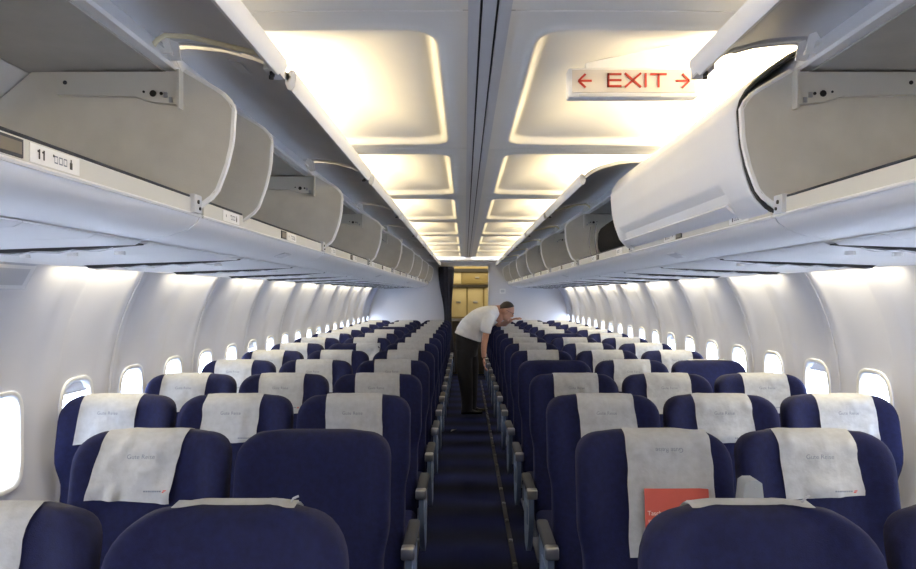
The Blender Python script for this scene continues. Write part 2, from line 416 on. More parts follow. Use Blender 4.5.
        # lid
        if not closed:
            ya, yb2 = y0+.02, y1-.006
            pr = resample(LIDO, 16)
            b = MB(); b.prism(thick(pr, .014), ya, yb2-.10, s)
            # rounded far corners of the free edge
            b2 = MB(); steps = 7
            for q in range(steps):
                a = q/steps; e = yb2-.10+.10*a; e2 = yb2-.10+.10*(q+1)/steps
                cut = int(round((1-math.sqrt(max(0, 1-(q+1)**2/steps**2)))*5)) if q < steps else 5
                b2.prism(thick(pr[:16-cut], .014), e, e2, s)
            b.add(b2.v, b2.f, 0)
            lid = P('lid', b, M['lidin'], sharp=30)
            b = MB(); b.prism([(.478, 2.085), (.474, 2.068), (.478, 2.046), (.486, 2.036), (.496, 2.040), (.502, 2.056), (.498, 2.078), (.488, 2.088)], ya, yb2-.10, s)
            b.prism([(.478, 2.085), (.476, 2.070), (.486, 2.050), (.498, 2.060), (.498, 2.078), (.488, 2.088)], yb2-.10, yb2-.055, s)
            b.prism([(x, z+.0085) for x, z in pr[::-1]] + [(x, z+.0105) for x, z in pr], ya, yb2-.10, s)
            P('lid_skin', b, M['white'], lid, sharp=60)
            b = MB(); b.box(s*.486, s*.515, yb2-.12, yb2-.04, 2.044, 2.066); b.cyl((s*.50, yb2-.10, 2.044), (0, 0, -1), .006, .010, 8, 1); b.cyl((s*.51, yb2-.07, 2.044), (0, 0, -1), .006, .008, 8, 1)
            P('lid_latch', b, [M['lightgrey'], M['rubber']], lid)
            if s < 0 or i > 1:
                b = MB(); b.tube([(s*.765, y1-.135, 2.092), (s*.752, y1-.135, 2.108), (s*.735, y1-.135, 2.118), (s*.68, y1-.135, 2.115), (s*.505, y1-.135, 2.072)], .006, 8)
                if i == 0 or s > 0: P('strut', b, M['rod'], lid)
            for yy in (y1-.115, y1-.062):
                b = MB(); b.slab([(s*.775, yy, 2.118), (s*.752, yy, 2.084), (s*.728, yy, 2.086), (s*.736, yy, 2.128), (s*.752, yy, 2.134), (s*.762, yy, 2.118), (s*.750, yy, 2.110), (s*.745, yy, 2.094)], (0, .006, 0)); P('hinge_bracket', b, M['trimw'])
            if s < 0 and i == 1:
                b = MB(); b.slab([(s*.66, y0+.07, 2.131), (s*.66, y0+.17, 2.131), (s*.63, y0+.17, 2.125), (s*.63, y0+.07, 2.125)], (0, 0, -.003)); P('decal', b, M['strip'], lid)
        else:
            ya, yb2 = y0+.022, y1-.004
            pr = resample(LIDC, 64)
            ysr = [ya, ya+.004, ya+.02, ya+.06] + [y0+.13+.01*q for q in range(8)] + [y0+.3+.1*q for q in range(11)] + [y1-.16+.01*q for q in range(8)] + [yb2-.06, yb2-.03, yb2-.01, yb2]
            rows = []
            for y in ysr:
                row = []
                for j, (x, z) in enumerate(pr):
                    d = sm(y0+.16, y0+.20, y)*(1-sm(y1-.12, y1-.08, y))*sm(1.758, 1.764, z)*(1-sm(1.816, 1.824, z))
                    e = min(y-ya, yb2-y); rnd = .008*(1-min(1, e/.02))**2
                    row.append((s*(x+(.008+.040*(1-sm(1.770, 1.815, z)))*d+rnd), y, z))
                rows.append(row)
            b = MB()
            for a_ in range(len(rows)-1):
                for c_ in range(len(pr)-1):
                    ym, zm = (ysr[a_]+ysr[a_+1])/2, (pr[c_][1]+pr[c_+1][1])/2
                    if zm < 1.757 and y0+.19 < ym < y1-.11: continue
                    b.add([rows[a_][c_], rows[a_][c_+1], rows[a_+1][c_+1], rows[a_+1][c_]], [(0, 1, 2, 3)])
            b.grid([[(s*(x+.016), y, z) for x, z in pr] for y in (ya, yb2)])
            b.grid([rows[0], [(s*(x+.016), ya, z) for x, z in pr]]); b.grid([rows[-1], [(s*(x+.016), yb2, z) for x, z in pr]])
            lid = P('lid', b, M['white'], sharp=50)
            b = MB(); b.prism(thick([(.676, 1.750), (.662, 1.759), (.651, 1.770)], .008), y0+.18, y1-.10, s); P('handle', b, M['white'], lid)
            b = MB(); b.tube([(s*(x+.012), y0+.012, z) for x, z in resample(LIDC, 20)], .006, 6, up=(0, 1, 0)); P('seal', b, M['rubber'], lid)

# black bag in the third right bin
bagr = thing('travel_bag', 'black travel bag with grey strap lying in the open right bin', 'bag', (.985, 4.24, 1.757))
b = MB(); P0 = []
for q in range(13):
    t = q/12; yy = -.50+1.0*t; k = (1-abs(2*t-1)**5)**.5 if 0 < t < 1 else .25
    P0.append([((.215)*k*math.copysign(abs(math.cos(a))**.5, math.cos(a)), yy, .112+.107*k*math.copysign(abs(math.sin(a))**.5, math.sin(a))*(1+.06*math.sin(7*yy+a))) for a in [2*PI*j/24 for j in range(24)]])
b.grid(P0, wrap=True); b.add(P0[0], [tuple(range(24))]); b.add(P0[-1], [tuple(range(24))])
link('body', b.mesh('bag_body', M['bag'], 50), bagr)
for yy in (.16, .36):
    b = MB(); b.grid([[(-.230-.012*math.sin(PI*q/8), yy+.05*(q/8), -.0+.21*q/8), (-.230-.012*math.sin(PI*q/8), yy+.025+.05*(q/8), 0+.21*q/8)] for q in range(9)])
    link('strap', b.mesh('bag_strap', M['strap']), bagr)

# ------------------------------------------------------------------ service panels under the bins
SP0, SPP = 1.80-.79*2, .79
for s in (-1, 1):
    n = 0
    for k in range(16):
        y0 = SP0 + k*SPP; y1 = min(y0+SPP, BULK-.05)
        if y1-y0 < .3: continue
        n += 1
        root = thing('service_panel', 'white service panel with painted gap shade under the %s bins, %s from the camera' % (SIDE[s], ORD[n]), 'overhead panel', (0, y0, 1.64), 'service panels above the seat rows')
        b = MB(); pr = [(.858, 1.661), (.875, 1.653), (1.49, 1.632), (1.515, 1.634), (1.515, 1.642), (.858, 1.664)]
        def sh(m_):
            for q in range(len(m_.v)):
                x, y, z = m_.v[q]; m_.v[q] = (x, y-y0, z-1.64)
            return m_
        b.prism(pr, y0+.034, y0+.30, s); b.prism(pr, y0+.304, y0+.56, s); b.prism(pr, y0+.564, y1-.004, s)
        link('panel', sh(b).mesh('panel', M['white'], 25), root)
        b = MB(); b.prism([(.87, 1.655), (1.02, 1.641), (1.40, 1.624), (1.43, 1.640), (.87, 1.658)], y0, y0+.034, s)
        g = link('gap_shade', sh(b).mesh('gap_shade', M['dark']), root)  # dark box stands in for the shade in the gap between panels
        b = MB(); top = []; bot = []
        for q in range(15):
            x = .93+.034*q; zz = 1.6415-(x-.93)*.043+.0035*math.sin(2.1*q+k)
            top.append((s*x, y0-.0015-.001*math.sin(q*1.7), zz+.0016+.002*max(0, math.sin(q*1.3+k)))); bot.append((s*x, y0-.001, zz-.0012))
        b.grid([top, bot])
        link('foil', sh(b).mesh('foil', M['lightgrey']), g)
        for q in range(3):
            b = MB(); b.cyl((s*(1.0+.13*q), y0+.18, 1.652-(.1+.13*q)*.034), (0, 0, -1), .014, .010, 10)
            link('air_nozzle', sh(b).mesh('air_nozzle', M['trimw']), root)

# ------------------------------------------------------------------ lamps of the cabin
def area(name, loc, rot, sx, sy, e, col):
    l = bpy.data.lights.new(name, 'AREA'); l.shape = 'RECTANGLE'; l.size = sx; l.size_y = sy; l.energy = e; l.color = col
    o = bpy.data.objects.new(name, l); COL.objects.link(o); o.location = loc; o.rotation_euler = rot; return o
COVE, WASH = 34.0, 6.5
for s in (-1, 1):
    for b_ in range(-3, 8):
        y = BAY0 + (b_+.5)*BAYP
        if y > BULK-.5: continue
        area('cove_lamp', (s*.92, y, 2.160), (PI, s*math.radians(-28), 0), .05, 1.30, COVE, (1.0, .80, .46))
    for k in range(-6, 10):
        y = 3.04 + (.03 if s > 0 else 0) + k*1.05
        if y < BACK+.4 or y > BULK-.4: continue
        area('wall_lamp', (s*1.552, y, 1.658), (0, s*math.radians(20), 0), .03, .66, WASH*(1.25 if s > 0 else 1), (1.0, .86, .56))
area('galley_lamp', (0, 13.6, 2.1), (0, 0, 0), 1.2, .8, 9, (1.0, .83, .52))

# ------------------------------------------------------------------ seats
HT, W0, RC = 1.12, .230, .085
def rec(z): return -(HT-z)*.20
def hw(z):
    w = .210 + (W0-.210)*sm(.74, .86, z)
    if z > HT-RC:
        q = (z-(HT-RC))/RC; w = w - RC + RC*math.sqrt(max(0, 1-min(1, q)**2.3))
    return w
def hh(z):
    h = .052 + .012*(1-sm(.55, .8, z))
    q = max(0, (z-(HT-.045))/.045)
    return h*math.sqrt(max(0.0, 1-min(1, q)**2)) + .002
def wing(z): return .012 + .042*sm(.76, .9, z)*(1-.5*sm(1.02, 1.12, z))
def surf(x, z, side):
    """y of the front (side=-1) or back (side=+1) of the backrest at x, z"""
    w = hw(z); u = min(abs(x)/max(w, 1e-4), 1)
    n = 5
    y = rec(z) + side*hh(z)*(1-u**n)**(1/n)
    k = sm(.52, .98, u)
    return y - wing(z)*k + (.010*(1-u*u)*sm(.8, .95, z)*(-1 if side < 0 else 0))
def seat_back():
    b = MB(); zs = [.40, .46, .52, .58, .64, .70, .74, .77, .80, .83, .86, .90, .94, .98, 1.02, 1.045, 1.065, 1.08, 1.092, 1.102, 1.110, 1.115, 1.118, 1.12]
    N = 28; P = []
    for z in zs:
        row = []; w = hw(z)
        us = [-math.cos(PI*i/N) for i in range(N+1)]
        for u in us: row.append((u*w, surf(u*w, z, -1), z))
        for u in us[-2:0:-1]: row.append((u*w, surf(u*w, z, 1), z))
        P.append(row)
    b.grid(P, wrap=True); n = len(P[0])
    b.add(P[0], [tuple(range(n))]); b.add(P[-1], [tuple(range(n))])
    return b.mesh('backrest', M['navy'], 75)
def zpath(zb, zf):
    """(z, side) samples from back bottom over the top to the front bottom"""
    top = [1.118, 1.113, 1.104, 1.09, 1.07]
    a = [(z, 1) for z in [zb + (1.06-zb)*i/5 for i in range(6)]] + [(z, 1) for z in top[::-1]]
    n = max(6, int((1.06-zf)/.014))
    c = [(z, -1) for z in top] + [(z, -1) for z in [1.06 - (1.06-zf)*i/n for i in range(n+1)]]
    return a + [(HT, 0)] + c
def cover(seed, zb, zf, hwid=.114, x0=0.0, skew=0.0, crump=1.0, lean=0.0):
    b = MB(); P = []
    path = zpath(zb, zf)
    for i, (z, sd) in enumerate(path):
        row = []
        for j in range(25):
            x = x0 - hwid + 2*hwid*j/24
            t = (z-zf)/(HT-zf) if sd < 0 else 1
            zz = z
            if sd < 0:
                zz = z + skew*x*(1-t)
                x = x*(1 + .02*(1-t)) + lean*(1-t)
                x += .004*noise.noise(Vector((seed*3.1, z*20, 0)))*(1 if j in (0, 24) else 0)
            w = noise.noise(Vector((x*14+seed*5, z*15, seed*2.3))) + .6*noise.noise(Vector((x*30+seed, z*26, seed)))
            o = .005 + crump*(.014*max(0, w+.10))*(1.0 if sd else .4)
            if sd < 0: row.append((x, surf(x, zz, -1)-o, zz))
            elif sd > 0: row.append((x, surf(x, zz, 1)+.004, zz))
            else: row.append((x, surf(x, HT, -1)*.5+surf(x, HT, 1)*.5, HT+.003+.3*o))
        P.append(row)
    b.grid(P)
    return b.mesh('headrest_cover', M['paper'], 80)
def on_cover(v2, f, cx, cz_, rot=False, off=.019):
    b = MB(); vs = []
    for x, y, *_ in v2:
        if rot: x, y = -x, -y
        X, Z = cx+x, cz_+y; vs.append((X, surf(X, Z, -1)-off, Z))
    b.add(vs, f); return b
BACKM = seat_back(); RC = .118; BACKW = seat_back(); RC = .085
def cushion():
    b = MB(); b.rbox(-.208, .208, -.60, -.16, .34, .46, .035, seg=4); return b.mesh('seat_cushion', M['navy'], 60)
def seatframe():
    b = MB(); b.box(-.2, .2, -.50, -.46, .28, .335); b.box(-.2, .2, -.26, -.22, .28, .335); b.box(-.18, -.15, -.5, -.2, .31, .338); b.box(.15, .18, -.5, -.2, .31, .338); return b.mesh('seat_frame', M['metal'])
def leg(x):
    b = MB(); b.tube([(x, -.48, .29), (x, -.50, .030)], .016, 8); b.tube([(x, -.24, .29), (x, -.12, .030)], .016, 8); b.box(x-.02, x+.02, -.52, -.08, .023, .04); return b.mesh('leg', M['metal'])
def pad(x, raised=False):
    b = MB()
    if raised: b.rbox(x-.024, x+.024, -.215, -.165, .66, 1.0, .012, seg=3)
    else: b.rbox(x-.024, x+.024, -.345, -.01, .568, .603, .012, seg=3)
    return b.mesh('armrest', M['armpad'], 50)
def cap(x, raised=False):
    b = MB()
    if raised: b.slab([(x-.033, -.222, .93), (x+.033, -.222, .93), (x+.024, -.222, 1.01), (x+.012, -.222, 1.018), (x-.012, -.222, 1.018), (x-.024, -.222, 1.01)], (0, .055, 0)); b.cyl((x+.005, -.224, .995), (0, 1, 0), .004, .004, 8)
    else: b.rbox(x-.0255, x+.0255, -.372, -.325, .558, .605, .008, seg=3)
    return b.mesh('end_cap', M['midgrey'] if raised else M['silver'], 50)
def plate(x):
    b = MB(); pr = [(-.33, .57), (-.335, .50), (-.31, .41), (-.25, .30), (-.17, .245), (-.08, .26), (-.045, .34), (-.02, .46), (.0, .57)]
    b.slab([(x-.012, y, z) for y, z in pr], (.024, 0, 0)); b.rbox(x-.018, x+.018, -.27, -.12, .40, .50, .012)
    return b.mesh('side_plate', M['armside'], 40)
CUSH, FRAME = cushion(), seatframe()
LEG = {-1: leg(-.13), 1: leg(.13)}
AX = .2415
PADM = {(s, r): pad(s*AX, r) for s in (-1, 1) for r in (False, True)}
CAPM = {(s, r): cap(s*AX, r) for s in (-1, 1) for r in (False, True)}
PLATEM = {s: plate(s*AX) for s in (-1, 1)}
CX0 = {(-1, 0): -.004, (-1, 1): -.014, (-1, 2): -.030, (1, 0): .012, (1, 1): .006, (1, 2): .026}
COVERS = {(k, q): cover(k[0]*7+k[1]*3+q*1.7, .99, .925+.006*q, x0=CX0[k], skew=(.03, -.04, .05)[q], lean=(.004, -.010, .012)[q]*k[0]) for k in CX0 for q in range(3)}
SLANT = cover(4, .99, .925, hwid=.118, x0=-.026, skew=-.06, lean=-.030, crump=1.5)
LONGC = cover(9, .99, .770, hwid=.124, x0=.044, crump=.7)
FLIP = None
def flipped(seed):
    """cover thrown back over the headrest, only a thin rim on top"""
    b = MB(); P = []
    for z, sd in [(z, 1) for z in (.90, .95, 1.0, 1.05, 1.08, 1.10, 1.112, 1.118)] + [(HT, 0), (1.1196, -1)]:
        row = []
        for j in range(33):
            x = -.120 + .24*j/32; w = .004*noise.noise(Vector((x*40, seed, z*9)))
            if sd > 0: row.append((x, surf(x, z, 1)+.006+abs(w), z+.004))
            elif sd < 0: row.append((x, surf(x, z, -1)-.003, z+.0015+abs(w)*.3))
            else: row.append((x, rec(HT), HT+.004+abs(w)*.5))
        P.append(row)
    b.grid(P); b.tube([(.105, -.012, 1.121), (.112, -.014, 1.132), (.122, -.012, 1.136)], .0025, 6)
    return b.mesh('headrest_cover', M['paper'], 80)
RC = .118; FLIPM = flipped(3); RC = .085
ASKEW = cover(12, 1.03, .95, hwid=.10, x0=.115, skew=.18, crump=2)
tv, tf = text_mesh('Gute Reise', .0185)
TXT = on_cover(tv, tf, .0, 1.055, False).mesh('lettering', M['ink'], fix=False)
TXTR = on_cover(tv, tf, .0, 1.075, True).mesh('lettering', M['ink'], fix=False)
def logo():
    b = MB()
    x = .035
    for wdt in (.006, .005, .006, .004, .006, .005, .005, .006): 
        b.add([(x, 0, .956), (x+wdt, 0, .956), (x+wdt, 0, .9605), (x, 0, .9605)], [(0, 1, 2, 3)]); x += wdt+.0012
    b.add([(x+.001, 0, .954), (x+.009, 0, .954), (x+.011, 0, .957), (x+.003, 0, .957)], [(0, 1, 2, 3)], 1)
    b.add([(x+.003, 0, .958), (x+.013, 0, .958), (x+.014, 0, .961), (x+.005, 0, .961)], [(0, 1, 2, 3)], 1)
    b.v = [(X, surf(X, Z, -1)-.019, Z) for X, _, Z in b.v]
    return b.mesh('emblem', [M['ink'], M['inkred']], fix=False)
LOGO = logo()
def cardm():
    b = MB(); P = []
    for z in [.838+(.966-.838)*i/8 for i in range(9)]: P.append([(x, surf(x, z, -1)-.0165, z) for x in [-.036+.187*j/8 for j in range(9)]])
    b.grid(P); return b.mesh('red_card', M['card'])
CARD = cardm()
c1, f1 = text_mesh('Tasch', .018); CT = on_cover(c1, f1, -.008, .897, False, .0185); c2, f2 = text_mesh('unt', .018); t2 = on_cover(c2, f2, -.015, .876, False, .0185); CT.add(t2.v, t2.f)
CARDTXT = CT.mesh('lettering', M['trimw'], fix=False)

PITCH, D0 = .788, 2.235
SEATX = [.507, .990, 1.473]
POSN = ['on the aisle', 'in the middle', 'by the windows']
rng = random.Random(5)
for n in range(-1, 13):
    for s in (-1, 1):
        for p in range(3):
            if p == 2 and n <= 0: continue       # outside the frame or no seat there
            X = s*SEATX[p]
            kind = 'cover'
            if (s, n, p) in ((-1, -1, 0), (1, -1, 0), (1, 3, 2), (-1, 9, 1)): kind = 'flip'
            if (s, n, p) in ((-1, 0, 0), (1, 3, 0), (1, 7, 1)): kind = 'bare'
            if (s, n, p) == (1, 0, 0): kind = 'long'
            if (s, n, p) == (-1, 5, 1): kind = 'askew'
            what = {'cover': 'with paper headrest cover', 'flip': 'with cover thrown back', 'bare': 'without headrest cover', 'long': 'with long red card cover', 'askew': 'with cover hanging askew'}[kind]
            lab = 'navy %s bank %s seat %s, %s row from camera' % (SIDE[s], ('aisle', 'middle', 'window')[p], what, ORD[n+2])
            r = thing('airline_seat', lab, 'seat', (X, D0+PITCH*n, -.006), 'navy airline seats in rows of six')
            link('backrest', BACKW if n == -1 and p == 0 else BACKM, r); link('seat_cushion', CUSH, r); link('seat_frame', FRAME, r)
            if p != 1:
                for q in (-1, 1): link('leg', LEG[q], r)
            raised = (s, n, p) == (1, 0, 1)
            a = link('armrest', PADM[(-s, raised)], r); link('end_cap', CAPM[(-s, raised)], a)
            if p == 0: link('side_plate', PLATEM[-s], a)
            if p == 2: a = link('armrest', PADM[(s, False)], r); link('end_cap', CAPM[(s, False)], a)
            if kind == 'cover':
                x0 = CX0[(s, p)]; sl = (s, n, p) == (-1, 0, 1)
                c = link('headrest_cover', SLANT if sl else COVERS[((s, p), rng.randrange(3))], r)
                if n <= 4: link('lettering', TXT, c, (x0 + (-.01 if sl else .0), 0, 0))
                if n <= 5: link('emblem', LOGO, c, (x0 + (-.03 if sl else .0), 0, 0))
            elif kind == 'long':
                c = link('headrest_cover', LONGC, r); link('lettering', TXTR, c, (.044, 0, 0)); cd = link('card', CARD, c); cd['label'] = 'red card printed on the long cover'; link('card_lettering', CARDTXT, c)
            elif kind == 'flip': link('headrest_cover', FLIPM, r)
            elif kind == 'askew': link('headrest_cover', ASKEW, r)

# ------------------------------------------------------------------ exit sign
es = thing('exit_sign', 'white EXIT sign with red letters and two arrows hanging from the ceiling', 'sign', (.443, 2.15, 2.159)); es.scale = (1.15, 1.15, 1.15)
b = MB(); b.rbox(-.168, .168, -.012, .03, -.040, .036, .005); link('housing', b.mesh('housing', M['white']), es)
b = MB(); b.box(-.158, .158, -.0145, -.012, -.028, .030); face = link('face', b.mesh('face', M['signface']), es)
b = MB(); b.box(-.14, .07, -.0135, -.012, -.0385, -.033); link('lower_slot', b.mesh('lower_slot', M['strip']), es)
b = MB(); b.slab([(-.120, .0, .034), (.120, .0, .034), (.120, .0, .102), (-.120, .0, .052)], (0, .022, 0)); link('bracket', b.mesh('bracket', M['white']), es)
L = MB()
def bar(x0, z0, x1, z1, w=.0052):
    d = Vector((x1-x0, 0, z1-z0)).normalized(); nrm = Vector((-d.z, 0, d.x))*w/2
    a, c = Vector((x0, -.0175, z0)), Vector((x1, -.0175, z1))
    L.slab([a+nrm, c+nrm, c-nrm, a-nrm], (0, .003, 0))
zb_, zt_ = -.0155, .0205
for z in (zb_+.0026, .0025, zt_-.0026): bar(-.068, z, -.032, z)
bar(-.0654, zb_, -.0654, zt_)
bar(-.023, zb_, .018, zt_); bar(-.023, zt_, .018, zb_)
bar(.030, zb_, .030, zt_)
bar(.042, zt_-.0026, .084, zt_-.0026); bar(.063, zb_, .063, zt_)
link('lettering', L.mesh('lettering', M['signred']), face)
for q in (-1, 1):
    L = MB(); bar(q*.142, .001, q*.108, .001); bar(q*.142, .001, q*.124, .0185); bar(q*.142, .001, q*.124, -.0165)
    link('arrow', L.mesh('arrow', M['signred']), face)

# ------------------------------------------------------------------ wall panel high on the near left, bulkhead placard, scrap
b = MB(); yv = 2.56
def wp(y, z, o): return (-(wallx_s(z)-.026-o), y, z)
b.slab([wp(yv-.42, 1.55, .0), wp(yv, 1.55, .0), wp(yv, 1.63, .0), wp(yv-.42, 1.63, .0)], (.006, 0, 0))
o = link('wall_grille', None); tag(o, 'small grey framed grille high on the left wall beside the nearest window', 'grille'); link('bezel', b.mesh('bezel', M['white']), o)
b = MB(); b.slab([wp(yv-.39, 1.562, .008), wp(yv-.03, 1.562, .008), wp(yv-.03, 1.618, .008), wp(yv-.39, 1.618, .008)], (.003, 0, 0)); link('grille_mesh', b.mesh('grille_mesh', M['strip']), o)
b = MB(); b.box(.56, .66, BULK-.012, BULK-.001, 1.55, 1.63); o = link('wall_sign', b.mesh('placard', M['trimw'])); tag(o, 'small white placard on the bulkhead right of the doorway', 'sign')
b = MB(); b.box(.575, .645, BULK-.0135, BULK-.012, 1.565, 1.615); link('print', b.mesh('placard_print', M['lightgrey']), o)
b = MB(); b.add([(-.215, 8.05, .004), (-.16, 8.12, .02), (-.15, 8.18, .006), (-.205, 8.14, .010)], [(0, 1, 2, 3)]); o = link('paper_scrap', b.mesh('paper_scrap', M['paper'])); tag(o, 'tiny white paper scrap on the aisle carpet near left armrests', 'paper')

# ------------------------------------------------------------------ curtain and galley
cu = thing('curtain', 'dark curtain gathered at the left of the galley doorway', 'curtain', (-.385, BULK-.10, 0))
P = []
for q in range(25):
    z = 2.02 - q*.078; t = q/24
    w = .125 - .065*sm(.05, .45, t) + .05*sm(.5, .9, t); cx = -.0 + .03*sm(.1, .5, t)
    P.append([(cx + w*math.cos(a)*(1+.12*math.sin(7*a)), (.045+.012*math.sin(9*a))*math.sin(a), z) for a in [2*PI*j/60 for j in range(60)]])
b = MB(); b.grid(P, wrap=True); b.add(P[0], [tuple(range(60))]); b.add(P[-1], [tuple(range(60))]); link('cloth', b.mesh('curtain_cloth', M['curtain'], 80), cu)
b = MB(); b.tube([(-.13, 0, 2.02), (.13, 0, 2.02)], .012, 8); link('rail', b.mesh('curtain_rail', M['steel']), cu)
GY = 14.0
g = thing('galley_unit', 'cream galley wall with latched cabinet doors beyond the doorway', 'galley', (0, GY, 0))
b = MB(); b.box(-1.0, 1.0, .0, .6, 0, 2.25); link('carcass', b.mesh('carcass', M['galleyd']), g)
for x0, x1 in ((-.62, -.34), (-.33, -.02), (0.0, .30), (.32, .62)):
    b = MB(); b.rbox(x0, x1-.01, -.02, .0, 1.10, 1.66, .006); d = link('door', b.mesh('door', M['galley']), g)
    b = MB(); b.rbox((x0+x1)/2-.05, (x0+x1)/2+.04, -.035, -.02, 1.36, 1.40, .005); link('latch', b.mesh('latch', M['steel']), d)
for x0, x1 in ((-.62, -.12), (-.10, .62)):
    b = MB(); b.rbox(x0, x1-.01, -.02, .0, 1.74, 1.955, .006); d = link('door', b.mesh('door', M['galley'] if x0 < -.3 else M['galleyd']), g)
    b = MB(); b.rbox((x0+x1)/2-.12, (x0+x1)/2-.04, -.035, -.02, 1.84, 1.87, .005); link('latch', b.mesh('latch', M['steel']), d)
b = MB(); b.box(-.8, .8, -.06, .0, 1.67, 1.72); link('shelf_rail', b.mesh('shelf_rail', M['galleydark']), g)
b = MB(); b.box(-.8, .8, -.06, .0, 1.965, 2.03); link('light_rail', b.mesh('light_rail', M['galleydark']), g)
b = MB(); b.box(-.8, .8, -.30, .0, 1.03, 1.07); link('counter', b.mesh('counter', M['steel']), g)
for x0 in (-.62, -.30, .02, .34):
    b = MB(); b.rbox(x0, x0+.30, -.27, -.01, .04, 1.01, .01); t_ = tag(link('galley_trolley', b.mesh('trolley_body', M['galleydark']), None, (0, GY, 0)), 'dark galley trolley parked under the counter, %s from the left' % ORD[1+int(round((x0+.62)/.32))], 'trolley', 'trolleys under the galley counter')
    b = MB(); b.box(x0+.08, x0+.22, -.285, -.27, .86, .90); link('handle', b.mesh('handle', M['steel']), t_)
gs = MB(); gs.box(-1.05, -1.0, BULK+.04, 14.7, 0, 2.3); structure(link('wall_galley_left', gs.mesh('wall', M['galley'])))
gs = MB(); gs.box(1.0, 1.05, BULK+.04, 14.7, 0, 2.3); structure(link('wall_galley_right', gs.mesh('wall', M['galley'])))
gs = MB(); gs.box(-1.05, 1.05, BULK+.04, 14.7, 2.25, 2.3); structure(link('ceiling', gs.mesh('ceiling_galley', M['ceil'])))

# ------------------------------------------------------------------ person bending over
def evaluated(name, me, mods):
    o = bpy.data.objects.new(name, me); COL.objects.link(o); mods(o)
    dg = bpy.context.evaluated_depsgraph_get(); dg.update()
    out = bpy.data.meshes.new_from_object(o.evaluated_get(dg)); bpy.data.objects.remove(o); return out
def skin(chains, root, sub=2):
    """chains of (point, radius) joined where points coincide"""
    vs, rs, ed, idx = [], [], [], {}
    for ch in chains:
        prev = None
        for p, r in ch:
            key = tuple(round(c, 4) for c in p)
            if key not in idx: idx[key] = len(vs); vs.append(p); rs.append(r)
            i = idx[key]
            if prev is not None: ed.append((prev, i))
            prev = i
    me = bpy.data.meshes.new('skin'); me.from_pydata(vs, ed, [])
    def mods(o):
        o.modifiers.new('s', 'SKIN'); me.skin_vertices[0].data.foreach_get
        for i, r in enumerate(rs):
            me.skin_vertices[0].data[i].radius = (r, r) if not isinstance(r, tuple) else r
            me.skin_vertices[0].data[i].use_root = (i == root)
        m = o.modifiers.new('ss', 'SUBSURF'); m.levels = sub; m.render_levels = sub
    tmp = bpy.data.objects.new('tmp', me); COL.objects.link(tmp)
    tmp.modifiers.new('s', 'SKIN'); bpy.data.objects.remove(tmp)
    if not me.skin_vertices:
        bm = bmesh.new(); bm.from_mesh(me); bm.verts.layers.skin.verify(); bm.to_mesh(me); bm.free()
    return evaluated('skin', me, mods)
def ell(c, r, rot=(0, 0, 0), seg=20):
    bm = bmesh.new(); bmesh.ops.create_uvsphere(bm, u_segments=seg, v_segments=seg//2, radius=1)
    R = Matrix.Rotation(rot[2], 3, 'Z') @ Matrix.Rotation(rot[1], 3, 'Y') @ Matrix.Rotation(rot[0], 3, 'X')
    for v in bm.verts: v.co = Vector(c) + R @ Vector((v.co.x*r[0], v.co.y*r[1], v.co.z*r[2]))
    out = ([v.co.copy() for v in bm.verts], [[v.index for v in f.verts] for f in bm.faces]); bm.free(); return out
PY = 9.36
pr_ = thing('person', 'person in white short-sleeved shirt and dark trousers bending over the right seats', 'person', (0, PY, 0))
def q(x, y, z): return (x, y, z)
hip, ches, shm, nck = q(-.03, 0, .95), q(.10, 0, 1.17), q(.27, .0, 1.29), q(.37, 0, 1.335)
hd_c = Vector((.475, -.02, 1.315))
body = MB()
def limb(st, n=12):
    d = dense([(*p, r) for p, r in st], 4); body.tube([a[:3] for a in d], [a[3] for a in d], n)
def dense(st, m=4):
    out = []
    for k in range(len(st)-1):
        p0, p1, p2, p3 = st[max(k-1, 0)], st[k], st[k+1], st[min(k+2, len(st)-1)]
        for q_ in range(m):
            t = q_/m; out.append(tuple(.5*(2*b_+(c_-a_)*t+(2*a_-5*b_+4*c_-d_)*t*t+(3*b_-a_-3*c_+d_)*t**3) for a_, b_, c_, d_ in zip(p0, p1, p2, p3)))
    return out + [st[-1]]
limb([(hip, .11), (q(.04, 0, 1.07), .115), (ches, .115), (q(.20, 0, 1.24), .105), (shm, .085), (nck, .058), (q(.42, -.01, 1.335), .054)], 16)
limb([(q(-.03, 0, .97), .085), (q(-.03, -.08, .86), .062), (q(-.035, -.095, .50), .05), (q(-.035, -.095, .28), .045), (q(-.035, -.095, .06), .036)])
limb([(q(-.03, 0, .97), .085), (q(-.02, .08, .86), .062), (q(.01, .10, .50), .05), (q(.015, .10, .28), .045), (q(.015, .10, .06), .036)])
limb([(q(.27, -.04, 1.27), .05), (q(.253, -.155, 1.215), .048), (q(.208, -.212, 1.02), .043), (q(.185, -.245, .88), .039), (q(.182, -.275, .77), .030), (q(.182, -.286, .735), .026)])
limb([(q(.27, .04, 1.27), .05), (q(.31, .165, 1.215), .048), (q(.42, .20, 1.13), .043), (q(.50, .10, 1.175), .034), (q(.545, .02, 1.20), .027)])
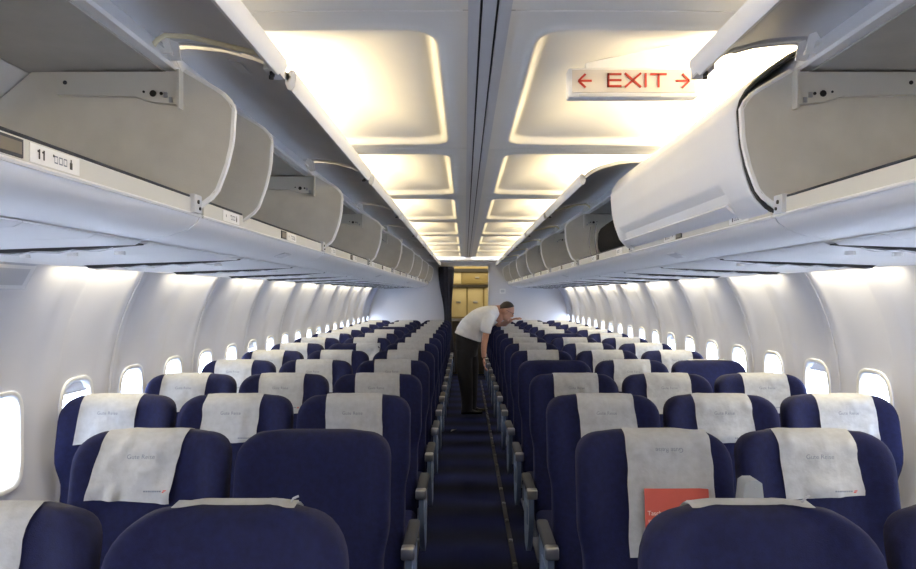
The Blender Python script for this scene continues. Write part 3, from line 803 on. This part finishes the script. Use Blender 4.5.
# head, facing right and down
def hp(f, sd, u):   # local head frame: forward, side, up
    F = Vector((.86, -.12, -.48)).normalized(); U = Vector((.46, .0, .86)); U = (U - F*U.dot(F)).normalized(); S = U.cross(F)
    return hd_c + F*f + S*sd + U*u
def hell(f, sd, u, r):
    v, fc = ell((0, 0, 0), r); v = [hp(f+p.x, sd+p.y, u+p.z) for p in v]; body.add(v, fc)
hell(0, 0, .02, (.098, .078, .105)); hell(.025, 0, -.045, (.068, .058, .075)); hell(.095, 0, -.012, (.024, .015, .026)); hell(.088, 0, .03, (.014, .05, .014))
for sd in (-1, 1): hell(-.005, sd*.080, -.005, (.022, .010, .032)); hell(.08, sd*.030, .015, (.013, .017, .010))
hell(.085, 0, -.062, (.012, .026, .009)); hell(.075, 0, -.095, (.022, .026, .020)); hell(-.03, 0, -.10, (.055, .055, .08))
def hand(base, d, n, sc=1.0):
    """palm plus five bent fingers; d: finger direction, n: palm normal"""
    base, d, n = Vector(base), Vector(d).normalized(), Vector(n).normalized(); t = d.cross(n).normalized()
    v, fc = ell((0, 0, 0), (.05, .040, .016), seg=14)
    body.add([base + d*(.045+p.x) + t*p.y + n*p.z for p in v], fc)
    for i_, ln in enumerate((.066, .075, .070, .055)):
        o_ = base + d*.085 + t*(.028-.019*i_)
        body.tube([o_, o_ + d*ln*.5 + n*.006, o_ + d*ln*.85 + n*.022, o_ + d*ln + n*.038], [.0095, .009, .0085, .007], 8)
    o_ = base + d*.025 + t*.036
    body.tube([o_, o_ + t*.022 + d*.022 + n*.008, o_ + t*.028 + d*.052 + n*.02], [.011, .010, .008], 8)
hand((.182, -.288, .725), (.06, -.05, -.9), (.9, 0, .1))
hand((.552, .012, 1.205), (.5, -.4, .15), (-.2, .2, -.9))
bme = body.mesh('body', M['skin'])
def rm(o):
    m = o.modifiers.new('r', 'REMESH'); m.mode = 'VOXEL'; m.voxel_size = .0065; m.use_smooth_shade = True
    m2 = o.modifiers.new('sm', 'SMOOTH'); m2.factor = .5; m2.iterations = 3
bme = evaluated('body', bme, rm); bme.materials.clear(); bme.materials.append(M['skin'])
link('body', bme, pr_)
def px(x, y): return ((x-465)/77.2-.055, 1.53-(y-294.5)/77.2)
def loft(mb_, st, cap0=True, cap1=True, n=22, wr=0):
    """st: (pixel x, pixel y, depth offset, in-plane half, depth half); rings square to the path"""
    C = [Vector((*px(a[0], a[1]), a[2])) for a in st]; rows = []       # (X, Z, y)
    for i, a in enumerate(st):
        d = (C[min(i+1, len(C)-1)] - C[max(i-1, 0)]); d = Vector((d.x, d.y)).normalized(); nr = Vector((-d.y, d.x)); row = []
        for k in range(n):
            t = 2*PI*k/n; c, sn = math.cos(t), math.sin(t); f = 1 + wr*noise.noise(Vector((k*.9, i*1.3, st[0][0])))
            e = a[3]*math.copysign(abs(c)**.85, c)*f; g = a[4]*math.copysign(abs(sn)**.85, sn)*f
            row.append((C[i].x+nr.x*e, C[i].z+g, C[i].y+nr.y*e))
        rows.append(row)
    mb_.grid(rows, wrap=True)
    if cap0: mb_.add(rows[0], [tuple(range(n))])
    if cap1: mb_.add(rows[-1], [tuple(range(n))])
def cloth(name, lofts, m_, wr=.05, vox=.009):
    b = MB()
    for st in lofts: loft(b, dense(st), wr=wr)
    def rmx(o):
        m = o.modifiers.new('r', 'REMESH'); m.mode = 'VOXEL'; m.voxel_size = vox; m.use_smooth_shade = True
        m2 = o.modifiers.new('sm', 'SMOOTH'); m2.factor = .5; m2.iterations = 4
    me = evaluated(name, b.mesh(name, m_), rmx); me.materials.clear(); me.materials.append(m_); return link(name, me, pr_)
cloth('trousers', [[(469, 335, 0, .165, .160), (467.5, 341, 0, .160, .165), (466.5, 349, 0, .148, .170), (466, 356, 0, .135, .165)],
                   [(464.5, 350, -.085, .105, .085), (464.5, 366, -.095, .103, .088), (466, 385, -.095, .085, .078), (467, 400, -.095, .074, .072), (467, 410.5, -.095, .072, .075)],
                   [(469.5, 350, .085, .105, .085), (471, 366, .095, .100, .088), (471.5, 385, .10, .082, .078), (471.5, 400, .10, .072, .072), (471, 410.5, .10, .070, .075)]], M['trouser'])
cloth('shirt', [[(467.8, 337.5, 0, .182, .178), (470.5, 331, 0, .178, .178), (476, 323.5, 0, .165, .178), (483.5, 317.5, 0, .145, .185), (490.5, 314, 0, .118, .180), (495.5, 311.8, 0, .085, .12), (498.5, 310.8, 0, .066, .068)],
                [(491, 314, -.11, .080, .075), (488.5, 319, -.160, .082, .075), (486.5, 325, -.195, .072, .070), (485, 332, -.210, .066, .064)],
                [(492, 314, .13, .080, .075), (493, 319, .178, .078, .072), (497, 324, .20, .068, .064)]], M['shirt'], .07)
hb = MB()
def hair_pt(th, ph, r):
    x = math.cos(ph)*math.cos(th); y = math.cos(ph)*math.sin(th); z = math.sin(ph); return hp(-.004+x*r[0], y*r[1], .022+z*r[2])
P = []
for i_ in range(9):
    row = []
    for j in range(28):
        th = 2*PI*j/28; low = .85*max(0, math.cos(th)) + .15*(1-abs(math.cos(th))) - .45*max(0, -math.cos(th))
        ph = low + (PI/2-low)*i_/8
        row.append(hair_pt(th, ph, (.101, .081, .109)))
    P.append(row)
hb.grid(P, wrap=True); link('hair', hb.mesh('hair', M['hair'], 80), pr_)
gl = MB()
for sd in (-1, 1):
    gl.tube([hp(.098, sd*.030+.020*math.cos(a), .012+.015*math.sin(a)) for a in [2*PI*k/12 for k in range(12)]], .0022, 6, closed=True)
    gl.tube([hp(.095, sd*.052, .016), hp(.0, sd*.086, .012)], .0022, 6)
gl.tube([hp(.102, -.012, .014), hp(.102, .012, .014)], .002, 6)
link('glasses', gl.mesh('glasses', M['rubber']), pr_)
for (x, y) in ((-.03, -.095), (.015, .10)):
    sb = MB(); P = []
    for i_ in range(9):
        t = i_/8; xx = x-.075+.27*t; w = .045*(1-.35*t**4)*math.sin(PI*min(1, .12+t*.86))**.35; h = .085 - .045*sm(.25, .8, t)
        P.append([(xx, y+w*math.cos(a), max(0.002, .5*h+.5*h*math.sin(a))) for a in [2*PI*k/16 for k in range(16)]])
    sb.grid(P, wrap=True); sb.add(P[0], [tuple(range(16))]); sb.add(P[-1], [tuple(range(16))]); link('shoe', sb.mesh('shoe', M['shoe'], 60), pr_)

# ------------------------------------------------------------------ sky, camera, colour
w = bpy.data.worlds.new('daylight'); SC.world = w; w.use_nodes = True
bg = w.node_tree.nodes['Background']; bg.inputs[0].default_value = (.68, .79, 1.0, 1); bg.inputs[1].default_value = 18.0
cam = bpy.data.cameras.new('camera'); co = bpy.data.objects.new('camera', cam); COL.objects.link(co)
co.location = (CAMX, 0, CAMZ); co.rotation_euler = (PI/2, 0, 0)
cam.sensor_width = 36; cam.lens = 723/916*36; cam.shift_x = -7/916; cam.shift_y = 10/916; cam.clip_start = .05; cam.clip_end = 100
SC.camera = co
SC.view_settings.view_transform = 'Standard'; SC.view_settings.look = 'None'; SC.view_settings.gamma = 1; SC.view_settings.use_curve_mapping = False
SC.view_settings.exposure = 0.0
SC.cycles.use_denoising = True; SC.cycles.max_bounces = 10; SC.cycles.diffuse_bounces = 6; SC.cycles.transparent_max_bounces = 12; SC.cycles.sample_clamp_indirect = 8
